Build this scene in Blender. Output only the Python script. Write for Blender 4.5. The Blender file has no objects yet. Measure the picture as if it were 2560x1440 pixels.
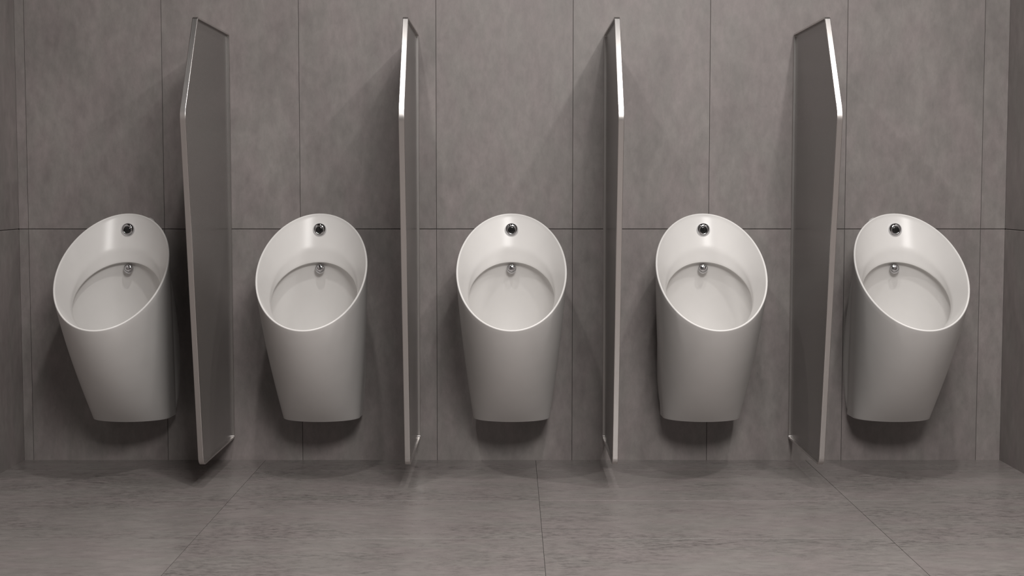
import bpy, bmesh, math, random
from mathutils import Vector
random.seed(7)
SC = bpy.context.scene
COL = SC.collection

# ------------------------------------------------------------------ camera
D = 4.5016                      # camera distance from the back wall (wall is the plane y = 0, room towards -y)
CAM_Z = 0.8574
FPX = 3600.0
PITCH = math.atan(250 / FPX)
cam = bpy.data.cameras.new('camera')
cam.sensor_fit = 'HORIZONTAL'; cam.sensor_width = 36.0
cam.lens = 36.0 * FPX / 2560
cam.clip_start = 0.05
co = bpy.data.objects.new('camera', cam)
co.location = (0, -D, CAM_Z)
co.rotation_euler = (math.pi / 2 - PITCH, 0, 0)
COL.objects.link(co)
SC.camera = co

# ------------------------------------------------------------------ world, exposure
w = bpy.data.worlds.new('world'); SC.world = w
w.use_nodes = True
w.node_tree.nodes['Background'].inputs[0].default_value = (1, 0.97, 0.95, 1)
w.node_tree.nodes['Background'].inputs[1].default_value = 0.0
SC.view_settings.view_transform = 'Standard'
SC.view_settings.look = 'None'
SC.view_settings.gamma = 1
SC.view_settings.use_curve_mapping = False
SC.view_settings.exposure = 0.58

# ------------------------------------------------------------------ lamps of the room, plus an added fill
CEIL = 2.72
LAMP_COL = (1.0, 0.970, 0.945)
def disk_light(x, d, power, size=0.085, spread=170):
    l = bpy.data.lights.new('ceiling_downlight', 'AREA')
    l.shape = 'DISK'; l.size = size; l.energy = power; l.color = LAMP_COL
    l.spread = math.radians(spread)
    o = bpy.data.objects.new('ceiling_downlight', l)
    o.location = (x, -d, CEIL - 0.012)
    COL.objects.link(o)
for x, d, p in ((-0.496, 1.42, 10), (1.06, 1.42, 11.5), (0.50, 1.42, 7)):
    disk_light(x, d, p)
for x in (-0.35, 0.35, 1.05):
    disk_light(x, 2.6, 4.5)
def fill_light(x, d, sx, sy, power):
    l = bpy.data.lights.new('added_fill_light', 'AREA')
    l.shape = 'RECTANGLE'; l.size = sx; l.size_y = sy; l.energy = power; l.color = LAMP_COL
    o = bpy.data.objects.new('added_fill_light', l)
    o.location = (x, -d, CEIL - 0.015)
    COL.objects.link(o)
fill_light(0.60, 4.0, 1.1, 1.5, 122)  # unseen fill added overhead to brighten the urinal fronts, not a fixture

# ------------------------------------------------------------------ node helpers
def mat_new(name):
    m = bpy.data.materials.new(name); m.use_nodes = True
    nt = m.node_tree
    return m, nt, nt.nodes['Principled BSDF']
def N(nt, t, **kw):
    n = nt.nodes.new(t)
    for k, v in kw.items():
        if k in n.inputs.keys() if hasattr(n.inputs, 'keys') else False:
            n.inputs[k].default_value = v
        else:
            setattr(n, k, v)
    return n
def ramp(nt, pts):
    r = nt.nodes.new('ShaderNodeValToRGB')
    e = r.color_ramp.elements
    while len(e) < len(pts): e.new(0.5)
    for i, (p, c) in enumerate(pts):
        e[i].position = p; e[i].color = (c[0], c[1], c[2], 1) if hasattr(c, '__len__') else (c, c, c, 1)
    return r
def noise(nt, vec, scale, detail, rough, dist=0.0):
    n = nt.nodes.new('ShaderNodeTexNoise')
    n.inputs['Scale'].default_value = scale; n.inputs['Detail'].default_value = detail
    n.inputs['Roughness'].default_value = rough; n.inputs['Distortion'].default_value = dist
    nt.links.new(vec, n.inputs['Vector']); return n
def mul(nt, a, b):
    m = nt.nodes.new('ShaderNodeMix'); m.data_type = 'RGBA'; m.blend_type = 'MULTIPLY'
    m.inputs['Factor'].default_value = 1
    nt.links.new(a, m.inputs['A']); nt.links.new(b, m.inputs['B']); return m.outputs['Result']

def tile_material(name, base, stretch, blotch, rough, streak_scale, tile_var=0.04, worn=0.0):
    """concrete look porcelain tile: clouds, fine streaks along one direction, pin holes"""
    m, nt, bs = mat_new(name)
    tc = nt.nodes.new('ShaderNodeTexCoord')
    at = nt.nodes.new('ShaderNodeAttribute'); at.attribute_name = 'tile'
    off = nt.nodes.new('ShaderNodeVectorMath'); off.operation = 'SCALE'
    nt.links.new(at.outputs['Vector'], off.inputs[0]); off.inputs['Scale'].default_value = 9.0
    add = nt.nodes.new('ShaderNodeVectorMath'); add.operation = 'ADD'
    nt.links.new(tc.outputs['Object'], add.inputs[0]); nt.links.new(off.outputs[0], add.inputs[1])
    mp = nt.nodes.new('ShaderNodeMapping'); mp.inputs['Scale'].default_value = stretch
    nt.links.new(add.outputs[0], mp.inputs['Vector'])
    v = mp.outputs['Vector']
    n1 = noise(nt, v, blotch, 6, 0.62, 0.15)
    r1 = ramp(nt, ((0.28, 0.83), (0.5, 0.99), (0.74, 1.13)) if not worn else ((0.28, 0.92), (0.5, 1.0), (0.74, 1.06)))
    nt.links.new(n1.outputs['Fac'], r1.inputs['Fac'])
    n2 = noise(nt, v, streak_scale, 6, 0.65, 0.2)
    r2 = ramp(nt, ((0.30, 0.86), (0.70, 1.10)))
    nt.links.new(n2.outputs['Fac'], r2.inputs['Fac'])
    n3 = noise(nt, v, streak_scale * 4.2, 4, 0.7)
    r3 = ramp(nt, ((0.24, 0.80 - worn), (0.36, 0.99), (0.72, 1.03)))
    nt.links.new(n3.outputs['Fac'], r3.inputs['Fac'])
    # faint pinkish and greenish drift of the concrete pattern
    n4 = noise(nt, v, blotch * 1.7, 3, 0.5)
    r4 = ramp(nt, ((0.40, (base[0] * 1.015, base[1] * 0.99, base[2] * 0.995)),
                   (0.60, (base[0] * 0.99, base[1] * 1.005, base[2] * 0.99))))
    nt.links.new(n4.outputs['Fac'], r4.inputs['Fac'])
    tv = nt.nodes.new('ShaderNodeMapRange')
    tv.inputs['To Min'].default_value = 1 - tile_var; tv.inputs['To Max'].default_value = 1 + tile_var
    nt.links.new(at.outputs['Fac'], tv.inputs['Value'])
    c = mul(nt, r4.outputs[0], r1.outputs[0])
    c = mul(nt, c, r2.outputs[0]); c = mul(nt, c, r3.outputs[0]); c = mul(nt, c, tv.outputs[0])
    if worn:
        # patches where the tile print is darker and scratchier
        n5 = noise(nt, v, 3.2, 5, 0.6)
        r5 = ramp(nt, ((0.45, 0.10), (0.60, 1.0)))
        nt.links.new(n5.outputs['Fac'], r5.inputs['Fac'])
        n6 = noise(nt, v, streak_scale * 1.6, 6, 0.75)
        r6 = ramp(nt, ((0.36, 0.52), (0.53, 0.97), (0.70, 1.02)))
        nt.links.new(n6.outputs['Fac'], r6.inputs['Fac'])
        mx = nt.nodes.new('ShaderNodeMix'); mx.data_type = 'RGBA'; mx.blend_type = 'MULTIPLY'
        nt.links.new(r5.outputs[0], mx.inputs['Factor']); nt.links.new(c, mx.inputs['A']); nt.links.new(r6.outputs[0], mx.inputs['B'])
        c = mx.outputs['Result']
    nt.links.new(c, bs.inputs['Base Color'])
    rr = nt.nodes.new('ShaderNodeMapRange')
    rr.inputs['To Min'].default_value = rough - 0.06; rr.inputs['To Max'].default_value = rough + 0.08
    nt.links.new(n2.outputs['Fac'], rr.inputs['Value'])
    nt.links.new(rr.outputs[0], bs.inputs['Roughness'])
    bp = nt.nodes.new('ShaderNodeBump'); bp.inputs['Strength'].default_value = 0.12; bp.inputs['Distance'].default_value = 0.001
    nt.links.new(n3.outputs['Fac'], bp.inputs['Height']); nt.links.new(bp.outputs[0], bs.inputs['Normal'])
    return m

def plain(name, col, rough, metal=0.0, coat=0.0, spec=0.5):
    m, nt, bs = mat_new(name)
    bs.inputs['Roughness'].default_value = rough; bs.inputs['Metallic'].default_value = metal
    bs.inputs['Coat Weight'].default_value = coat; bs.inputs['Coat Roughness'].default_value = 0.04
    bs.inputs['Specular IOR Level'].default_value = spec
    tc = nt.nodes.new('ShaderNodeTexCoord')
    n = noise(nt, tc.outputs['Object'], 14, 3, 0.5)
    r = ramp(nt, ((0.3, [c * 0.985 for c in col]), (0.7, [min(1, c * 1.015) for c in col])))
    nt.links.new(n.outputs['Fac'], r.inputs['Fac']); nt.links.new(r.outputs[0], bs.inputs['Base Color'])
    return m

M_WALL = tile_material('concrete_wall_tile', (0.206, 0.186, 0.180), (1, 1, 0.50), 7.5, 0.46, 42)
M_FLOOR = tile_material('concrete_floor_tile', (0.195, 0.177, 0.171), (0.45, 1, 1), 7.0, 0.28, 48, 0.03, 0.10)
M_GROUT = plain('dark_grout', (0.045, 0.041, 0.039), 0.9)
M_FGROUT = plain('floor_grout', (0.075, 0.07, 0.066), 0.7)
M_PORC = plain('glazed_porcelain', (0.665, 0.650, 0.635), 0.27, 0, 0, 0.25)
M_CHROME = plain('chrome', (0.60, 0.60, 0.615), 0.06, 1)
M_BLACK = plain('black_sensor_lens', (0.010, 0.010, 0.010), 0.12)
M_PANEL = plain('grey_panel_laminate', (0.115, 0.105, 0.099), 0.27, 0, 0, 0.75)
M_CEIL = plain('ceiling_paint', (0.08, 0.077, 0.075), 0.8)
M_FRONT = plain('front_wall_paint', (0.06, 0.058, 0.056), 0.7)
# brushed steel: fine lines along the strip
m, nt, bs = mat_new('brushed_steel')
bs.inputs['Metallic'].default_value = 1; bs.inputs['Base Color'].default_value = (0.60, 0.575, 0.56, 1)
tc = nt.nodes.new('ShaderNodeTexCoord'); mp = nt.nodes.new('ShaderNodeMapping'); mp.inputs['Scale'].default_value = (60, 1, 1)
nt.links.new(tc.outputs['Object'], mp.inputs['Vector'])
nz = noise(nt, mp.outputs['Vector'], 16, 4, 0.6)
mr = nt.nodes.new('ShaderNodeMapRange'); mr.inputs['To Min'].default_value = 0.24; mr.inputs['To Max'].default_value = 0.36
nt.links.new(nz.outputs['Fac'], mr.inputs['Value']); nt.links.new(mr.outputs[0], bs.inputs['Roughness'])
M_STEEL = m

# ------------------------------------------------------------------ mesh helpers
def link(name, bm, mats, parent=None, smooth=True, angle=40):
    me = bpy.data.meshes.new(name)
    bmesh.ops.recalc_face_normals(bm, faces=bm.faces)
    for f in bm.faces: f.smooth = smooth
    if smooth:
        for e in bm.edges:
            if len(e.link_faces) == 2 and e.calc_face_angle(0) > math.radians(angle): e.smooth = False
    bm.to_mesh(me); bm.free()
    for mm in (mats if isinstance(mats, (list, tuple)) else [mats]): me.materials.append(mm)
    o = bpy.data.objects.new(name, me); COL.objects.link(o)
    if parent: o.parent = parent
    return o
def loft(bm, rings, cap0=True, cap1=True):
    vs = [[bm.verts.new(p) for p in r] for r in rings]
    n = len(vs[0])
    for a, b in zip(vs, vs[1:]):
        for i in range(n):
            bm.faces.new((a[i], a[(i + 1) % n], b[(i + 1) % n], b[i]))
    if cap0: bm.faces.new(vs[0])
    if cap1: bm.faces.new(vs[-1][::-1])
    return vs
def lathe(bm, prof, origin, axis, seg=40):
    """prof: list of (radius, height) along axis from origin"""
    axis = Vector(axis).normalized()
    u = axis.orthogonal().normalized(); v = axis.cross(u)
    rings = []
    for r, h in prof:
        c = Vector(origin) + axis * h
        rings.append([c + u * (max(r, 1e-5) * math.cos(a)) + v * (max(r, 1e-5) * math.sin(a))
                      for a in [2 * math.pi * k / seg for k in range(seg)]])
    loft(bm, rings)

# ------------------------------------------------------------------ setting: tiled surfaces with real slabs and joints
def tiled(name, plane, us, vs, gap, gap_v, bev_u, bev, m_tile, m_grout, thick=0.008, back=0.12):
    """plane(u, v, h) -> xyz; slabs with bevelled edges in front of a grout bed"""
    bm = bmesh.new()
    lay = bm.verts.layers.float_color.new('tile')
    def quadbox(u0, u1, v0, v1, h0, h1, b, mi, rnd):
        pts = []
        for (uu0, uu1, vv0, vv1, h) in ((u0, u1, v0, v1, h0), (u0, u1, v0, v1, h1 - b), (u0 + min(b, bev_u), u1 - min(b, bev_u), v0 + b, v1 - b, h1)):
            pts.append([bm.verts.new(plane(*p, h)) for p in ((uu0, vv0), (uu1, vv0), (uu1, vv1), (uu0, vv1))])
        for r in pts:
            for q in r: q[lay] = (rnd[0], rnd[1], rnd[2], 1)
        fs = []
        for a, c in zip(pts, pts[1:]):
            for i in range(4):
                fs.append(bm.faces.new((a[i], a[(i + 1) % 4], c[(i + 1) % 4], c[i])))
        fs.append(bm.faces.new(pts[-1])); fs.append(bm.faces.new(pts[0][::-1]))
        for f in fs: f.material_index = mi
    for i in range(len(us) - 1):
        for j in range(len(vs) - 1):
            rnd = (random.random(), random.random(), random.random())
            g = gap / 2; gv = gap_v / 2
            quadbox(us[i] + (g if i else 0), us[i + 1] - (g if i < len(us) - 2 else 0),
                    vs[j] + (gv if j else 0), vs[j + 1] - (gv if j < len(vs) - 2 else 0), -thick, 0, bev, 0, rnd)
    quadbox(us[0], us[-1], vs[0], vs[-1], -back, -0.0022, 0, 1, (0, 0, 0))
    o = link(name, bm, [m_tile, m_grout], smooth=False)
    o['kind'] = 'structure'
    return o
XW = 1.5405                     # side walls
YF = -6.2                       # wall behind the camera
xs = [-1.5108 - 0.0 + 0.425 * k for k in range(8)]
wall_us = [-XW] + xs + [XW]
tiled('wall_back', lambda u, v, h: (u, -h, v), wall_us, [-0.004, 0.729, 1.58, 2.43, CEIL], 0.0010, 0.0017, 0.0004, 0.0014, M_WALL, M_GROUT)
dl = [0, 0.425, 0.85, 1.275, 1.70, 2.125, 2.55, 2.975, 3.4, 3.825, 4.25, 4.675, 5.1, 5.525, 5.95, -YF]
tiled('wall_left', lambda u, v, h: (-XW + h, -u, v), [0.0, 0.33] + [0.33 + 0.425 * k for k in range(1, 14)] + [-YF],
      [-0.004, 0.729, 1.58, 2.43, CEIL], 0.0010, 0.0017, 0.0004, 0.0014, M_WALL, M_GROUT)
tiled('wall_right', lambda u, v, h: (XW - h, -u, v), [0.0, 0.33] + [0.33 + 0.425 * k for k in range(1, 14)] + [-YF],
      [-0.004, 0.729, 1.58, 2.43, CEIL], 0.0010, 0.0017, 0.0004, 0.0014, M_WALL, M_GROUT)
tiled('floor', lambda u, v, h: (u, -v, h), [-XW, -0.778, 0.0748, 0.9265, XW],
      [0.0] + [0.1645 + 0.43 * k for k in range(14)] + [-YF], 0.0013, 0.0007, 0.0003, 0.0002, M_FLOOR, M_FGROUT)
def slab(name, x0, x1, y0, y1, z0, z1, mt):
    bm = bmesh.new()
    loft(bm, [[(x0, y0, z), (x1, y0, z), (x1, y1, z), (x0, y1, z)] for z in (z0, z1)])
    o = link(name, bm, mt, smooth=False); o['kind'] = 'structure'; return o
slab('ceiling', -XW - 0.12, XW + 0.12, YF - 0.12, 0.12, CEIL, CEIL + 0.1, M_CEIL)
slab('wall_front', -XW - 0.12, XW + 0.12, YF - 0.12, YF, 0, CEIL, M_FRONT)

# ------------------------------------------------------------------ urinal
NS = 96
PH = [2 * math.pi * k / NS for k in range(NS)]
def P3(x, d, z): return Vector((x, -d, z))
RT, RL = (0.0862, 0.7815), (0.4893, 0.4585)       # back top and front lip of the rim (distance from wall, height)
RC = ((RT[0] + RL[0]) / 2, (RT[1] + RL[1]) / 2)
RB = ((RL[0] - RT[0]) / 2, (RL[1] - RT[1]) / 2)
BL = math.hypot(*RB)
BU = (RB[0] / BL, RB[1] / BL)                     # unit vector in the rim plane towards the lip
NU = (-BU[1], BU[0])                              # rim plane normal, up and out
RA = 0.1625
ZB = 0.150
def rim_ring(grow, lift):
    return [P3((RA + grow) * math.sin(p),
               RC[0] + BU[0] * (BL + grow) * math.cos(p) + NU[0] * lift,
               RC[1] + BU[1] * (BL + grow) * math.cos(p) + NU[1] * lift) for p in PH]
def foot_ring(grow, z):
    out = []
    for p in PH:
        s, c = math.sin(p), math.cos(p)
        if c >= 0: out.append(P3((0.118 + grow) * s, 0.090 + (0.086 + grow) * c, z))
        else:                                      # squarer at the back, where it meets the wall
            out.append(P3((0.118 + grow + 0.006 * abs(c) ** 0.5) * math.copysign(abs(s) ** 0.25, s), 0.090 - (0.087 + min(grow, 0)) * abs(c) ** 0.28, z))
    return out
top_r, foot_r = rim_ring(0, -0.004), foot_ring(0, ZB + 0.0006)
def body_pt(k, t):
    a, b = foot_r[k], top_r[k]
    q = a.lerp(b, t)
    f = 0.5 + 0.5 * math.cos(PH[k])
    bulge = 4 * t * (1 - t)
    q.y -= 0.024 * bulge * f
    q.x += 0.004 * bulge * math.sin(PH[k])
    return q
def urinal():
    root = bpy.data.objects.new('urinal', None); COL.objects.link(root)
    root.empty_display_size = 0.05
    bm = bmesh.new()
    rings = [foot_ring(-0.06, ZB), foot_ring(-0.0006, ZB)]
    for i in range(25):
        if i == 1: rings.append([body_pt(k, 0.008) for k in range(NS)])
        rings.append([body_pt(k, i / 24) for k in range(NS)])
    R = 0.0030
    for a in range(1, 8):                          # rounded rim edge
        an = math.pi * a / 8
        rings.append(rim_ring(-R + R * math.cos(an), -0.004 + R * math.sin(an)))
    # funnel from the rim to the flushing edge
    OC, OB = (0.240, 0.526), (0.125, -0.104)       # centre and half axis of the flushing edge
    ol = math.hypot(*OB)
    OA = 0.127
    def open_ring(grow, sh, dz=0.0):
        return [P3((OA + grow) * math.sin(p),
                   OC[0] + OB[0] * (1 + grow / ol) * math.cos(p) + sh[0],
                   OC[1] + OB[1] * (1 + grow / ol) * math.cos(p) + sh[1] + dz) for p in PH]
    r_in = rim_ring(-2 * R, -0.004)
    r_op = open_ring(0.0, (0.0, 0.006))
    for i in range(1, 29):
        t = i / 28
        p, q_, kk = 1.36 * t, 0.93 + 0.07 * t, 0.09   # straight funnel, rounded shoulder, upright band above the edge
        hh = max(kk - abs(p - q_), 0) / kk
        uu = min(p, q_) - hh * hh * kk / 4
        if i == 28: uu = 1
        ring = []
        for k in range(NS):
            p0, p1 = r_in[k], r_op[k]
            back = 0.5 - 0.5 * math.cos(PH[k])     # full cove at the back, plain slope at the lip
            ue = t + (uu - t) * min(1, back * 1.8)
            q = Vector((p0.x + (p1.x - p0.x) * ue, p0.y + (p1.y - p0.y) * ue, p0.z + (p1.z - p0.z) * t))
            ring.append(q)
        rings.append(ring)
    rings.append(open_ring(0.0006, (0.0, 0.002)))
    rings.append(open_ring(0.0022, (-0.001, -0.001)))
    rings.append(open_ring(0.008, (-0.003, -0.003)))
    rings.append(open_ring(0.014, (-0.004, -0.007)))
    rings.append(open_ring(0.0165, (-0.005, -0.013)))
    rings.append(open_ring(0.0170, (-0.007, -0.021)))
    mx = (RC[0] - 0.09, RC[1] - ZB); ml = math.hypot(*mx); mx = (-mx[0] / ml, -mx[1] / ml)
    for s, g in ((0.034, 0.0150), (0.06, 0.010), (0.10, 0.000), (0.15, -0.016), (0.19, -0.036), (0.22, -0.060), (0.238, -0.085), (0.243, -0.105), (0.244, -0.118)):
        rings.append(open_ring(g, (mx[0] * s - 0.004, mx[1] * s - 0.008)))
    loft(bm, rings)
    link('bowl', bm, M_PORC, root, angle=30)
    # back housing that carries the bowl on the wall
    def back_section(z):
        pts = []
        for k in range(NS // 4, 3 * NS // 4 + 1):
            lo, hi = 0.0, 1.0
            if body_pt(k, 0).z > z: pts.append(body_pt(k, 0)); continue
            if body_pt(k, 1).z < z: continue
            for _ in range(24):
                mid = (lo + hi) / 2
                if body_pt(k, mid).z < z: lo = mid
                else: hi = mid
            pts.append(body_pt(k, lo))
        return pts
    prof = [(0.1535, 0.1080), (0.157, 0.1120), (0.17, 0.1170), (0.20, 0.1225), (0.25, 0.1275), (0.30, 0.1295), (0.35, 0.129),
            (0.40, 0.1265), (0.45, 0.122), (0.50, 0.116), (0.55, 0.109), (0.60, 0.101), (0.65, 0.092), (0.70, 0.078),
            (0.735, 0.066), (0.750, 0.059), (0.760, 0.053), (0.765, 0.044)]
    bm = bmesh.new(); rr = []
    M = 28
    for z, wd in prof:
        sec = back_section(z)
        xm = max(q.x for q in sec)
        xt = min(wd, 0.955 * xm) - (0.004 if z < 0.70 else 0)
        pos = sorted([(q.x, -q.y) for q in sec])
        def dep(x):
            for (x0, d0), (x1, d1) in zip(pos, pos[1:]):
                if x0 <= x <= x1:
                    return d0 + (d1 - d0) * (x - x0) / max(1e-9, x1 - x0)
            return pos[0][1] if x < pos[0][0] else pos[-1][1]
        ring = [P3(wd, 0.001, z), P3(wd, 0.008, z)]
        dt = dep(xt) + 0.004
        for j in range(1, 5):
            t = j / 5
            ring.append(P3(wd + (xt - wd) * t ** 2.2, 0.008 + (dt - 0.008) * t, z))
        for j in range(M + 1):
            x = xt - 2 * xt * j / M
            ring.append(P3(x, max(dep(x) + 0.004, 0.010), z))
        for j in range(4, 0, -1):
            t = j / 5
            ring.append(P3(-(wd + (xt - wd) * t ** 2.2), 0.008 + (dt - 0.008) * t, z))
        ring += [P3(-wd, 0.008, z), P3(-wd, 0.001, z)]
        rr.append(ring)
    loft(bm, rr)
    link('back_housing', bm, M_PORC, root, angle=50)
    # chrome sensor surround with black lens
    bm = bmesh.new()
    lathe(bm, [(0.0205, -0.012), (0.0205, 0.0), (0.0204, 0.0014), (0.0198, 0.0028), (0.0185, 0.0045), (0.0168, 0.0060), (0.0150, 0.0070),
               (0.0133, 0.0075), (0.0120, 0.0075), (0.0111, 0.0071), (0.0105, 0.0062), (0.0102, 0.004)],
          P3(0, 0.1030, 0.7300), (0, -1, 0.02), 48)
    ring = link('sensor_surround', bm, M_CHROME, root, angle=75)
    bm = bmesh.new()
    lathe(bm, [(0.0101, -0.002), (0.0101, 0.0056), (0.0095, 0.0062), (0.006, 0.0066), (0.0, 0.0067)], P3(0, 0.1030, 0.7300), (0, -1, 0.02), 40)
    link('sensor_lens', bm, M_BLACK, ring, angle=75)['label'] = 'round black sensor lens'
    # chrome spreader nozzle under the flushing edge
    bm = bmesh.new()
    pr = [(0.0125, -0.018), (0.0125, 0.0)]
    for j in range(0, 13):
        a = math.pi / 2 * j / 12
        pr.append((0.0149 * math.cos(a) ** 0.9, 0.001 + 0.0078 * math.sin(a)))
    lathe(bm, pr, P3(0, 0.1030, 0.6110), (0, -1, 0.02), 40)
    link('spray_nozzle', bm, M_CHROME, root, angle=75)['label'] = 'domed chrome spray nozzle'
    return root

def copy_tree(o, parent=None):
    c = o.copy(); COL.objects.link(c); c.parent = parent
    for ch in list(o.children): copy_tree(ch, c)
    return c

UX = [-0.0015 + 0.5857 * k for k in (-2, -1, 0, 1, 2)]
UL = ['white tilted-rim wall urinal at the far left, beside the left side wall',
      'white wall urinal between the first and second dividers from the left',
      'middle one of five white wall urinals, between the two inner dividers',
      'white wall urinal between the second and first dividers from the right',
      'white tilted-rim wall urinal at the far right, beside the right side wall']
base = urinal()
for i, (x, lb) in enumerate(zip(UX, UL)):
    u = base if i == 0 else copy_tree(base)
    u.location = (x, 0, 0)
    u['label'] = lb; u['category'] = 'urinal'; u['group'] = 'white porcelain urinals in a row on the tiled wall'

# ------------------------------------------------------------------ partition
def rounded(poly, n=10):
    """poly of (d, z, radius) -> outline with round corners"""
    out = []
    L = len(poly)
    for i in range(L):
        p = Vector(poly[i][:2]); a = Vector(poly[i - 1][:2]); b = Vector(poly[(i + 1) % L][:2]); r = poly[i][2]
        u, v = (a - p).normalized(), (b - p).normalized()
        ang = u.angle(v)
        t = r / math.tan(ang / 2)
        c = p + (u + v).normalized() * (r / math.sin(ang / 2))
        s, e = p + u * t - c, p + v * t - c
        for k in range(n + 1):
            q = s.lerp(e, k / n)
            # slerp on the arc
            th = math.acos(max(-1, min(1, s.dot(e) / (r * r))))
            kk = k / n
            q = (s * math.sin((1 - kk) * th) + e * math.sin(kk * th)) / max(1e-9, math.sin(th))
            out.append(c + q)
    return out
Z0, Z1 = 0.0705, 1.3335
def outline(inset, rk=0.0):
    # straight inset of the five sided leaf
    pts = [(0.003, Z0), (0.4590, Z0), (0.6255, 1.057), (0.4490, Z1), (0.003, Z1)]
    rad = [0.008, 0.030, 0.058, 0.016, 0.008]
    L = len(pts); res = []
    for i in range(L):
        p = Vector(pts[i]); a = Vector(pts[i - 1]); b = Vector(pts[(i + 1) % L])
        n1 = Vector((-(p - a).y, (p - a).x)).normalized(); n2 = Vector((-(b - p).y, (b - p).x)).normalized()
        k = (n1 + n2) / (1 + n1.dot(n2))
        q = p + k * inset
        res.append((q.x, q.y, max(0.004, rad[i] - inset)))
    return rounded(res)
def partition():
    root = bpy.data.objects.new('urinal_divider', None); COL.objects.link(root)
    root.empty_display_size = 0.05
    W = 0.0078; T = 0.0055; bv = 0.0013
    loops = [(W - bv + bv * math.sin(a * math.pi / 8), bv - bv * math.cos(a * math.pi / 8)) for a in range(5)]
    loops = [(W - bv - 0.0005, 0)] + loops + [(W, T - 0.0006), (W - 0.0006, T)]
    cyc = loops + [(-x, o) for x, o in loops[::-1]]
    bm = bmesh.new()
    cols = []
    for x, o in cyc:
        cols.append([bm.verts.new(P3(x, q.x, q.y)) for q in outline(o)])
    n = len(cols[0])
    for a, b in zip(cols, cols[1:] + cols[:1]):
        for i in range(n):
            bm.faces.new((a[i], a[(i + 1) % n], b[(i + 1) % n], b[i]))
    link('edge_frame', bm, M_STEEL, root, angle=35)
    bm = bmesh.new()
    o = outline(T - 0.001)
    loft(bm, [[P3(s * 0.0009, q.x, q.y) for q in o] for s in (-1, 1)])
    link('panel', bm, M_PANEL, root, angle=35)
    return root
PX = [-0.8823, -0.2965, 0.2927, 0.8785]
PL = ['steel-edged grey divider between the leftmost urinal and its neighbour',
      'steel-edged grey divider just left of the middle urinal',
      'steel-edged grey divider just right of the middle urinal',
      'steel-edged grey divider between the rightmost urinal and its neighbour']
pb = partition()
for i, (x, lb) in enumerate(zip(PX, PL)):
    u = pb if i == 0 else copy_tree(pb)
    u.location = (x, 0, 0)
    u['label'] = lb; u['category'] = 'divider'; u['group'] = 'grey privacy dividers between the urinals'
